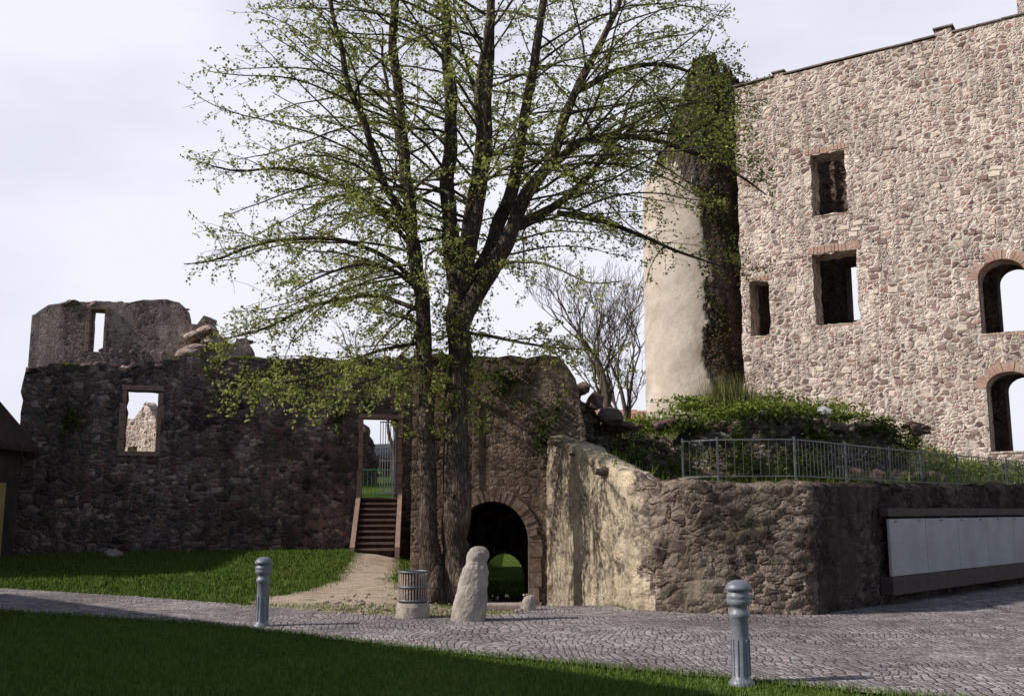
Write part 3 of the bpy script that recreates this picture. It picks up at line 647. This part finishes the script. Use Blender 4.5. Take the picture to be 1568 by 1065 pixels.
# (points, radii, lowest branch height, branch spacing)
limbs=[
 (pts3([(-1.36,.0,-.3),(-1.42,0,.3),(-1.52,0,1.2),(-1.58,0,2.4),(-1.60,0,4.2),(-1.72,0,5.5),(-1.92,-.1,6.8),(-2.15,-.15,8.9),(-2.33,-.2,11.6),(-2.4,-.2,14)]),[.34,.25,.185,.165,.155,.15,.13,.105,.08,.03],5.0,.29),
 (pts3([(-.98,.05,-.3),(-1.0,.05,.3),(-1.03,.05,1.2),(-1.03,.05,2.4),(-1.0,.05,4.2),(-1.02,.05,5.4),(-1.14,.05,6.3),(-1.27,.1,7.5),(-1.22,.2,8.9),(-1.3,.3,11.6),(-1.25,.4,14.3)]),[.40,.31,.255,.24,.235,.23,.18,.155,.135,.10,.03],6.2,.3),
 (pts3([(-1.04,0,5.2),(-.90,-.1,6.1),(-.68,-.2,7.1),(-.48,-.3,8.3),(-.5,-.4,9.6),(-.4,-.5,11.6),(-.3,-.6,14)]),[.16,.16,.14,.12,.10,.08,.03],6.6,.3),
 (pts3([(-1.0,.1,5.2),(-.68,.2,6.0),(-.35,.35,6.9),(-.05,.5,7.8),(.2,.6,8.9),(.6,.8,11.6),(.9,1.0,13.6)]),[.18,.17,.15,.13,.11,.08,.03],6.6,.3),
 (pts3([(-.96,-.05,5.0),(-.62,-.2,5.7),(-.18,-.35,6.4),(.2,-.5,7.3),(.75,-.7,8.2),(1.3,-.8,9.6),(1.9,-.9,10.8),(2.4,-1,12.2)]),[.18,.17,.15,.13,.10,.08,.055,.02],6.0,.28),
 (pts3([(.5,-.6,7.8),(1.2,-.7,8.35),(1.9,-.6,8.55),(2.8,-.5,8.5),(3.8,-.4,8.15),(4.8,-.3,7.5)]),[.085,.08,.065,.05,.035,.012],5,.15),
 (pts3([(-.1,-.35,6.8),(.6,.3,7.3),(1.5,.9,8.2),(2.2,1.4,9.4),(2.7,1.7,10.8)]),[.09,.08,.065,.045,.015],5,.26),
 (pts3([(-1.9,-.1,6.8),(-2.5,-.8,7.9),(-3.0,-1.3,9.4),(-3.4,-1.6,11.2),(-3.5,-1.7,12.6)]),[.08,.07,.055,.04,.015],5,.27),
 (pts3([(-1.66,0,5.0),(-1.87,.7,6.6),(-2.2,1.5,8.4),(-2.7,2.1,10.4),(-2.9,2.3,12.2)]),[.10,.08,.065,.045,.015],6,.3),
 (pts3([(-1.0,.2,5.6),(-.9,1.1,7.2),(-.7,1.9,9.2),(-.6,2.4,11.4),(-.5,2.6,12.8)]),[.11,.09,.07,.045,.015],6.5,.36),
 (pts3([(-.95,-.1,6),(-.7,-1.1,7.6),(-.5,-1.9,9.6),(-.3,-2.3,11.6),(-.3,-2.4,13)]),[.09,.075,.06,.04,.015],6.8,.36),
 (pts3([(-1.7,0,4.7),(-2.4,-.5,4.5),(-3.4,-.9,4.0),(-4.4,-1.2,3.75),(-5.2,-1.3,3.6)]),[.035,.03,.022,.016,.006],1,.17),
 (pts3([(-1.7,0,5.3),(-2.6,.4,5.7),(-3.8,.7,5.6),(-5.0,.8,5.1),(-5.8,.8,4.9)]),[.05,.042,.032,.02,.008],1,.18),
 (pts3([(-1.75,0,5.8),(-2.8,-.3,6.5),(-4.2,-.5,6.6),(-5.4,-.6,6.2),(-6.1,-.6,6.1)]),[.05,.042,.032,.02,.008],1,.18),
 (pts3([(-1.95,0,6.6),(-3.0,.2,7.7),(-4.3,.3,8.2),(-5.5,.3,8.2),(-6.2,.3,8.4)]),[.05,.042,.032,.02,.008],1,.18),
 (pts3([(-.82,0,4.9),(-.1,-.5,4.7),(.7,-.8,4.5),(1.5,-1.0,4.4)]),[.035,.03,.02,.008],1,.22),
 (pts3([(-1.5,-.2,4.2),(-1.9,-1.0,4.1),(-2.4,-1.6,3.8),(-2.9,-2.0,3.6)]),[.03,.025,.018,.008],1,.18),
 (pts3([(-1.65,-.1,5.6),(-2.3,-1.2,5.9),(-3.1,-2.0,5.6),(-3.6,-2.5,5.1)]),[.045,.035,.022,.008],1,.22),
 (pts3([(.9,.5,7.4),(2.0,.6,7.2),(3.2,.7,6.7),(4.3,.6,6.3)]),[.06,.05,.03,.01],1,.18),
 (pts3([(1.3,-.8,9.4),(2.4,-.6,10.0),(3.5,-.4,9.9),(4.4,-.3,9.4)]),[.06,.05,.03,.01],1,.15),
]
def env(z):
    xs_=[3.0,4.2,5.5,7,8.5,10,11.5,13,14.5,16]; ys_=[3.6,4.7,5.3,5.65,5.7,5.3,4.8,4.0,2.8,1.0]
    return float(np.interp(z,xs_,ys_))
def sub(sp,ln,rd,V2,F2,LP,leafn):
    n=len(sp)-1; k=int(ln/.17)
    for j in range(k):
        t=.12+.88*(j+rd.random())/k; f=t*n; i=min(n-1,int(f)); p=sp[i].lerp(sp[i+1],f-i); d=(sp[i+1]-sp[i]).normalized()
        side=Vector((rd.gauss(0,1),rd.gauss(0,1),rd.gauss(0,.6))); side=(side-d*side.dot(d)).normalized()
        dv=(d*rd.uniform(.5,1.1)+side*.8+Vector((0,0,rd.uniform(-.25,.2)))).normalized()
        tl=rd.uniform(.25,.85)*(1.15-.5*t); m=3; q=p.copy(); tp=[q.copy()]
        for s_ in range(m):
            dv=(dv+Vector((rd.gauss(0,.15),rd.gauss(0,.15),rd.gauss(0,.12)-.07))).normalized(); q=q+dv*tl/m; tp.append(q.copy())
        tube(V2,F2,tp,[.0045,.004,.0035,.0025],3)
        c=int(leafn*tl*rd.uniform(.2,1.7))
        for _ in range(c):
            f=rd.uniform(.1,1.05)*m; i=min(m-1,int(f)); b=tp[i].lerp(tp[i+1],f-i)
            LP.append((b.x+rd.gauss(0,.04),b.y+rd.gauss(0,.04),b.z+rd.gauss(0,.04)-.02))
def make_tree(name,limbs,center,leafn,leafsize,seed):
    rd=random.Random(seed); root=empty(name,(0,0,0)); V=[];F=[];V2=[];F2=[];LP=[]
    for pts,rad,zmin,spacing in limbs:
        P,Rr=spl(pts,rad,8)
        P=[p+Vector((noise.noise(p*1.1),noise.noise(p*1.1+Vector((9,0,0))),0))*.10 if p.z>1 else p for p in P]
        Rr=[q*(1+.18*noise.noise(p*2.2)) for p,q in zip(P,Rr)]
        tube(V,F,P,Rr,12)
        L=0; nxt=rd.random()*spacing
        for i in range(1,len(P)):
            L+=(P[i]-P[i-1]).length
            if P[i].z<zmin: nxt=L; continue
            while L>nxt:
                nxt+=spacing*rd.uniform(.6,1.4); p=P[i]
                out=Vector((p.x-center[0],p.y-center[1],0)); az=math.atan2(out.y,out.x) if out.length>.25 else rd.uniform(-math.pi,math.pi)
                az+=rd.gauss(0,1.0)
                e=env(p.z+.5); d=Vector((math.cos(az),math.sin(az),0))
                rel=Vector((p.x-center[0],p.y-center[1],0)); bq=rel.dot(d); cq=rel.length_squared-e*e; disc=bq*bq-cq
                if disc<=0: continue
                ln=(-bq+math.sqrt(disc))*rd.uniform(.45,1.04)
                if ln<.35: continue
                if zmin<=1: ln=min(ln,rd.uniform(.5,1.5))
                el=rd.uniform(.15,.85) if p.z>6.5 else rd.uniform(-.25,.45)
                n=max(5,int(ln/.28)); q=p.copy(); dirv=Vector((d.x*math.cos(el),d.y*math.cos(el),math.sin(el))); sp=[q.copy()]
                droop=-.45/n*rd.uniform(.5,2.2)
                for s_ in range(n):
                    dirv=(dirv+Vector((rd.gauss(0,.10),rd.gauss(0,.10),droop+rd.gauss(0,.07)+(.10 if s_>n*.75 else 0)))).normalized(); q=q+dirv*(ln/n); sp.append(q.copy())
                r0=min(Rr[i]*.55,.006+.0054*ln)
                rr=[r0*(1-.75*s_/n) for s_ in range(n+1)]; tube(V2,F2,sp,rr,4)
                sub(sp,ln,rd,V2,F2,LP,leafn*(1.5 if zmin<=1 and p.z<6 else 1))
    fastmesh("trunk_and_limbs",V,F,M_bark,root,True)
    fastmesh("branches",V2,F2,M_twig,root,True)
    leaves("leaves",LP,leafsize,M_leaf,root,up=.2)
    return root,len(LP)
lime,nl=make_tree("lime_tree",limbs,(-.6,TY),30,.068,11)
V=[];F=[]
for a,l,sx in ((3.4,.6,-1.4),(-1.9,.5,-1.3),(-2.6,.45,-1.4),(-.9,.55,-1.05),(0.1,.6,-1.0),(1.3,.5,-1.1),(2.4,.5,-1.4)):
    b=Vector((sx+.12*math.cos(a),TY+.12*math.sin(a),.6)); d=Vector((math.cos(a),math.sin(a),0))
    tube(V,F,[b,b+d*.12+Vector((0,0,-.3)),b+d*.26+Vector((0,0,-.52)),b+d*l+Vector((0,0,-.72))],[.12,.14,.11,.04],8)
fastmesh("roots",V,F,M_bark,lime,True)
LP=[];V=[];F=[];rd=random.Random(5)
for _ in range(210):
    z=rd.uniform(2.9,6.2); sx=rd.choice((-1.62,-1.02)); a=rd.uniform(0,6.28); p=Vector((sx+.2*math.cos(a),TY+.2*math.sin(a),z)); d=Vector((math.cos(a),math.sin(a),rd.uniform(-.2,.8))).normalized(); l=rd.uniform(.15,.6)
    e=p+d*l; tube(V,F,[p,e],[.006,.003],3)
    for _ in range(int(22*l/.4)): t=rd.uniform(.3,1.1); q=p.lerp(e,t); LP.append((q.x+rd.gauss(0,.04),q.y+rd.gauss(0,.04),q.z+rd.gauss(0,.04)))
fastmesh("trunk_shoots",V,F,M_twig,lime); leaves("shoot_leaves",LP,.07,M_leaf,lime)
def bare(name,base,H_,spread,seed,lv=6):
    rd=random.Random(seed); V=[];F=[]
    def grow(p,d,l,r_,lev):
        n=4; pts=[p.copy()];q=p.copy();dd=d.copy()
        for i in range(n): dd=(dd+Vector((rd.gauss(0,.1),rd.gauss(0,.1),.05))).normalized(); q=q+dd*l/n; pts.append(q.copy())
        tube(V,F,pts,[r_*(1-.4*i/n) for i in range(n+1)],6 if lev<2 else 3)
        if lev>=lv: return
        k=rd.choice((2,3)) if lev else 4
        for _ in range(k):
            i=n if _<2 else rd.choice((2,3)); s=Vector((rd.gauss(0,1),rd.gauss(0,1),rd.gauss(0,.3))).normalized()
            grow(pts[i],(dd+s*spread*rd.uniform(.5,1.1)).normalized(),l*rd.uniform(.62,.86),max(.013,r_*.6),lev+1)
    grow(Vector(base),Vector((0,0,1)),H_*.27,H_*.022,0)
    return fastmesh(name,V,F,M_twig,None)
bare("bare_tree",(4.9,50,3.5),12.0,.62,3,7); bare("bare_tree.001",(6.2,56,3.5),11.5,.6,8,7)
bare("bare_tree.002",(-5.2,44,2.8),8,.5,21,5)

def shrub(name,specs,size,mat):
    P=np.concatenate([clump(c,rd_,n,i+5) for i,(c,rd_,n) in enumerate(specs)]); return leaves(name,P,size,mat)
shrub("ivy",[((4.3,23.3,3.55),(.8,.5,.18),900),((6.0,23.2,3.75),(1.1,.5,.2),1500),((7.2,23.1,3.3),(.4,.3,.4),700),((8.7,23.8,3.55),(.8,.5,.18),900),((5.2,22.7,3.0),(.4,.3,.5),600),((9.6,24.2,3.2),(.4,.4,.3),500)],.085,M_ivy)
shrub("weeds",[((3.6,25.5,3.75),(.9,.6,.22),900),((6.2,25.4,4.05),(1.9,.7,.25),3000),((8.5,26.0,4.0),(1.6,.7,.25),1800),((4.9,27,4.4),(.9,.6,.25),1000),((7.5,29,4.7),(2,.8,.3),2200)],.10,M_weed)
shrub("scrub",[((3.0,23.0,3.3),(.7,.4,.3),450),((4.5,22.4,2.7),(.8,.4,.3),600),((6.5,22.3,2.8),(1.2,.4,.35),800),((8.8,23.0,2.9),(1.0,.4,.4),700)],.07,M_scrub)
shrub("garden_shrub",[((3.3,19.8,2.45),(.7,.5,.38),1000),((2.4,19.4,2.55),(.4,.5,.3),500)],.07,M_ivy)
shrub("garden_shrub",[((6.0,20.4,2.5),(.9,.5,.4),1300),((4.9,20.2,2.35),(.5,.4,.25),500)],.075,M_ivy)
shrub("garden_shrub",[((10.1,23.6,2.5),(.8,.5,.38),1000),((11.6,24.9,2.5),(.8,.5,.35),900),((13.2,26.6,2.5),(.9,.5,.4),1000)],.08,M_weed)
shrub("wall_top_weeds",[((-8.4,31.9,6.45),(.9,.35,.10),450),((-10.2,31.2,6.35),(.5,.3,.14),300),((-13.6,30.3,6.0),(.6,.3,.10),220),((-1.2,21.4,4.9),(.5,.3,.08),200),((-7.6,31.5,6.2),(.3,.15,.3),260),((-9.4,30.95,6.1),(.2,.12,.3),200)],.08,M_weed)
shrub("wall_ivy",[((-13.2,29.85,4.4),(.4,.05,.8),350),((-6.6,31.9,5.6),(1.0,.05,.55),650),((-5.6,32.2,4.7),(.45,.05,.8),380),((-8.4,31.33,5.7),(.8,.05,.35),380),((-.1,20.93,4.2),(.8,.05,.5),500),((.7,20.93,3.4),(.4,.05,.9),380)],.075,M_ivy)
n=9000; x=rng.uniform(1.7,16,n); y=rng.uniform(17,33,n); k=(y>x+11.9+.6)&(x>1.7); x=x[k];y=y[k]
blades("bank_grass",np.stack([x,y,np.array([hb(a,b) for a,b in zip(x,y)])],1),.34,.02,M_weed,lean=.3)
n=900; c1=rng.normal(0,.35,n); cx=np.where(rng.random(n)<.6,5.9,6.6)
blades("tall_grass_tuft",np.stack([cx+c1*.6,rng.normal(28.3,.3,n),np.full(n,4.0)],1),1.25,.016,M_scrub,lean=.16)

# ------------------------------------------------------------------ bollards
def bollard(name,x,y,s=1.0):
    e=empty(name,(x,y,h(x,y))); e.scale=(s,s,s)
    lathe("post",[(.125,-.1),(.125,.03),(.105,.05),(.088,.07),(.085,.45),(.083,.62),(.098,.635),(.104,.66),(.098,.685),(.082,.70),(.082,.74),(.11,.755),(.118,.775),(.118,.80),(.112,.81),(.118,.82),(.118,.845),(.108,.86),(.095,.875),(.10,.885),(.128,.895),(.13,.915),(.118,.94),(.095,.965),(.06,.982),(.02,.99)],M_bollard,e,36)
    L=[]
    for i in range(12):
        a=2*math.pi*i/12; L.append((.088*math.cos(a),.088*math.sin(a),.26,.014,.014,.34,a))
    boxes("flutes",L,M_bollard,e,.003)
    return e
bollard("bollard",-3.49,14.31,.97); bollard("bollard",2.15,9.70,.97)

def lump(name,prof,mat,loc,lean=(0,0),n=48,sub=6,amp=.03,seed=0,ry=.75,parent=None):
    P=[]
    for (r0,z0),(r1,z1) in zip(prof,prof[1:]):
        for j in range(sub): t=j/sub; P.append((r0+(r1-r0)*t,z0+(z1-z0)*t))
    P.append(prof[-1]); H_=prof[-1][1]; V=[];F=[]
    for r_,z in P:
        for i in range(n):
            a=2*math.pi*i/n; rr=r_*(1+amp*4*noise.noise(Vector((math.cos(a)*1.2,math.sin(a)*1.2,z*2.5+seed))))+amp*.5*noise.noise(Vector((math.cos(a)*4,math.sin(a)*4,z*12+seed)))
            f=max(0.0,z/H_); V.append((rr*math.cos(a)+lean[0]*(f**1.1),rr*ry*math.sin(a)+lean[1]*f,z))
    for j in range(len(P)-1):
        for i in range(n): F.append((j*n+i,j*n+(i+1)%n,(j+1)*n+(i+1)%n,(j+1)*n+i))
    F.append(tuple((len(P)-1)*n+i for i in range(n)))
    ob=pymesh(name,V,F,mat,parent,True); ob.location=loc; return ob
lump("standing_stone",[(.255,-.1),(.25,.1),(.238,.3),(.225,.5),(.205,.66),(.176,.77),(.15,.82),(.15,.87),(.165,.93),(.158,.99),(.12,1.05),(.06,1.08),(.01,1.085)],M_palestone,(-.64,15.0,0),lean=(.15,0),seed=2,ry=.85)
lump("guard_stone",[(.14,-.6),(.14,-.1),(.13,.12),(.09,.2),(.01,.23)],M_palestone,(.42,20.5,-.35),seed=5)
lump("guard_stone",[(.13,-.3),(.13,0),(.11,.16),(.07,.24),(.01,.26)],M_palestone,(.25,16.5,0),lean=(.05,0),seed=9)
bas=empty("litter_basket",(-1.5,15.45,0))
lump("stone_drum",[(.25,-.05),(.255,.02),(.25,.18),(.235,.235),(.18,.245),(.02,.245)],M_palestone,(0,0,0),seed=4,ry=1,amp=.012,parent=bas)
L=[]
for i in range(30):
    a=2*math.pi*i/30; L.append((.215*math.cos(a),.215*math.sin(a),.48,.008,.022,.44,a))
boxes("slats",L,M_block,bas)
lathe("inner_bin",[(.17,.27),(.19,.28),(.2,.66),(.19,.665),(.18,.4)],M_panelstrip,bas,24)
V=[];F=[]
for z in (.27,.47,.69):
    b=len(V);k=36
    for i in range(k+1):
        a=2*math.pi*i/k
        for rr,zz in ((.205,z-.015),(.232,z-.015),(.232,z+.015),(.205,z+.015)): V.append((rr*math.cos(a),rr*math.sin(a),zz))
    for i in range(k):
        for j in range(4): F.append((b+i*4+j,b+(i+1)*4+j,b+(i+1)*4+(j+1)%4,b+i*4+(j+1)%4))
fastmesh("hoops",V,F,M_iron,bas,True)
boxes("stone_slab",[(-.1,16.6,.05,.75,.3,.14,.1)],M_block,None,.03)
rocks("path_stones",[(r.uniform(-3.4,.3),r.uniform(15.8,19.5),.03,r.uniform(.03,.09)) for _ in range(150)],M_block,None,8,1)
rocks("lawn_boulder",[(-11.3,28.8,.35,.45)],M_palestone,None,3,3)

# ------------------------------------------------------------------ houses
def house(name,foot_c,L,W,eave,ridge,ang,mw,mr,openings=()):
    e=empty(name,(foot_c[0],foot_c[1],-.3)); e.rotation_euler[2]=ang
    e_=eave+.3;rg=ridge+.3
    V=[(-W/2,-L/2,0),(W/2,-L/2,0),(W/2,-L/2,e_),(0,-L/2,rg),(-W/2,-L/2,e_),(-W/2,L/2,0),(W/2,L/2,0),(W/2,L/2,e_),(0,L/2,rg),(-W/2,L/2,e_)]
    pymesh("walls",V,[(0,1,2,3,4),(9,8,7,6,5),(1,6,7,2),(5,0,4,9)],mw,e)
    s=(rg-e_)/(W/2); o=.35; t=.16
    V=[];F=[]
    for sg in (-1,1):
        b=len(V)
        for yy in (-L/2-o,L/2+o):
            V+=[(sg*(W/2+o),yy,e_-s*o+.02),(0,yy,rg+.02),(0,yy,rg+.02+t),(sg*(W/2+o),yy,e_-s*o+.02+t)]
        F+=[(b,b+1,b+2,b+3),(b+7,b+6,b+5,b+4)]+[(b+i,b+4+i,b+4+(i+1)%4,b+(i+1)%4) for i in range(4)]
    pymesh("roof",V,F,mr,e)
    if openings: boxes("windows",openings,M_glass,e,.01)
    return e
hs=house("dark_house",(-17.85,25.9),5.8,7.4,3.6,7.6,0,M_render,M_roof,[(3.7,-1,1.6,.06,1,1.2)])
boxes("ochre_door",[(3.68,1.75,1.35,.1,.8,2.6)],M_ochre,hs,.01)
boxes("chimney",[(-1,1,7.6,.6,.6,1.6)],M_brick,hs,.02)
e1=Vector((-8.8,6.8)); e2=Vector((-20.2,17.1)); dv=(e1-e2).normalized(); nn=Vector((-.667,-.745)); cc=(e1+e2)/2+nn*4.35
ang=math.atan2(dv.y,dv.x)-math.pi/2
house("town_house",(cc.x,cc.y),(e1-e2).length-.7,8.0,7.8,10.7,ang,M_render,M_roof,[(4.0,y_,z_,.08,1.0,1.4) for y_ in (-5,-2,1,4) for z_ in (2,5.5)])
house("distant_house",(9.0,70),9,8,5.5,8.3,1.2,M_white,M_redroof)
house("distant_house.001",(5.2,80),9,9,5.5,9.3,1.4,M_white,M_redroof)

# ------------------------------------------------------------------ world, sun, camera
el=math.radians(35.5); az=(-.9707,-.24)
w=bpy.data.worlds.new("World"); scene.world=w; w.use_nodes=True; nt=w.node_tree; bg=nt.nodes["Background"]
sky=nt.nodes.new("ShaderNodeTexSky"); sky.sky_type='NISHITA'; sky.sun_disc=False; sky.sun_elevation=el; sky.sun_rotation=math.atan2(az[0],az[1]); sky.dust_density=1.0; sky.air_density=1.0
tc=nt.nodes.new("ShaderNodeTexCoord"); mp=nt.nodes.new("ShaderNodeMapping"); mp.inputs["Scale"].default_value=(1,1,2.6); nt.links.new(tc.outputs["Generated"],mp.inputs[0])
nz=nt.nodes.new("ShaderNodeTexNoise"); nz.inputs["Scale"].default_value=1.7; nz.inputs["Detail"].default_value=5; nt.links.new(mp.outputs[0],nz.inputs["Vector"])
def wr(src,stops):
    cr=nt.nodes.new("ShaderNodeValToRGB")
    for e,(p,c) in zip(cr.color_ramp.elements,stops): e.position=p; e.color=(c,c,c,1)
    nt.links.new(src,cr.inputs[0]); return cr.outputs[0]
def wm(op,a,b):
    m=nt.nodes.new("ShaderNodeMath"); m.operation=op
    for i,v in enumerate((a,b)):
        if isinstance(v,(int,float)): m.inputs[i].default_value=v
        else: nt.links.new(v,m.inputs[i])
    return m.outputs[0]
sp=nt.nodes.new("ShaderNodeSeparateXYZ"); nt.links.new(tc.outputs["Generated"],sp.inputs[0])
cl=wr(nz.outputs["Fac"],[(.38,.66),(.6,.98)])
elev=wr(sp.outputs[2],[(.50,1.0),(.82,.12)])              # haze cut overhead, shaped to weaken sky fill and deepen shade
ahead=wr(wm('MULTIPLY_ADD',sp.outputs[1],.5),[(.3,.25),(.62,1.0)]) if False else wr(wm('ADD',wm('MULTIPLY',sp.outputs[1],.5),.5),[(.35,.25),(.68,1.0)])  # haze also thinned behind the camera, shaped to lower fill light
fac=wm('MULTIPLY',wm('MULTIPLY',cl,elev),ahead)
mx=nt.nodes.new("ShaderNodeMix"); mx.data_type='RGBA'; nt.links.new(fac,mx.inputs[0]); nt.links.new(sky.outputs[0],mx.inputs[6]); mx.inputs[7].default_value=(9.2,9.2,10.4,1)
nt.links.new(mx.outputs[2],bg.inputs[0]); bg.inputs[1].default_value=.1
sl=bpy.data.lights.new("sun",'SUN'); sl.energy=5.0; sl.angle=math.radians(.5); sl.color=(1,.93,.85); so=bpy.data.objects.new("sun",sl); COL.objects.link(so)
d=Vector((az[0]*math.cos(el),az[1]*math.cos(el),math.sin(el))); so.rotation_euler=d.to_track_quat('Z','Y').to_euler()
cam=bpy.data.cameras.new("camera"); cam.lens=35; cam.sensor_width=36; cam.clip_end=6000; co=bpy.data.objects.new("camera",cam); COL.objects.link(co)
co.location=(0,0,1.62); co.rotation_euler=(math.radians(99.2),0,0); scene.camera=co
scene.view_settings.view_transform='Standard'; scene.view_settings.look='None'; scene.view_settings.exposure=0
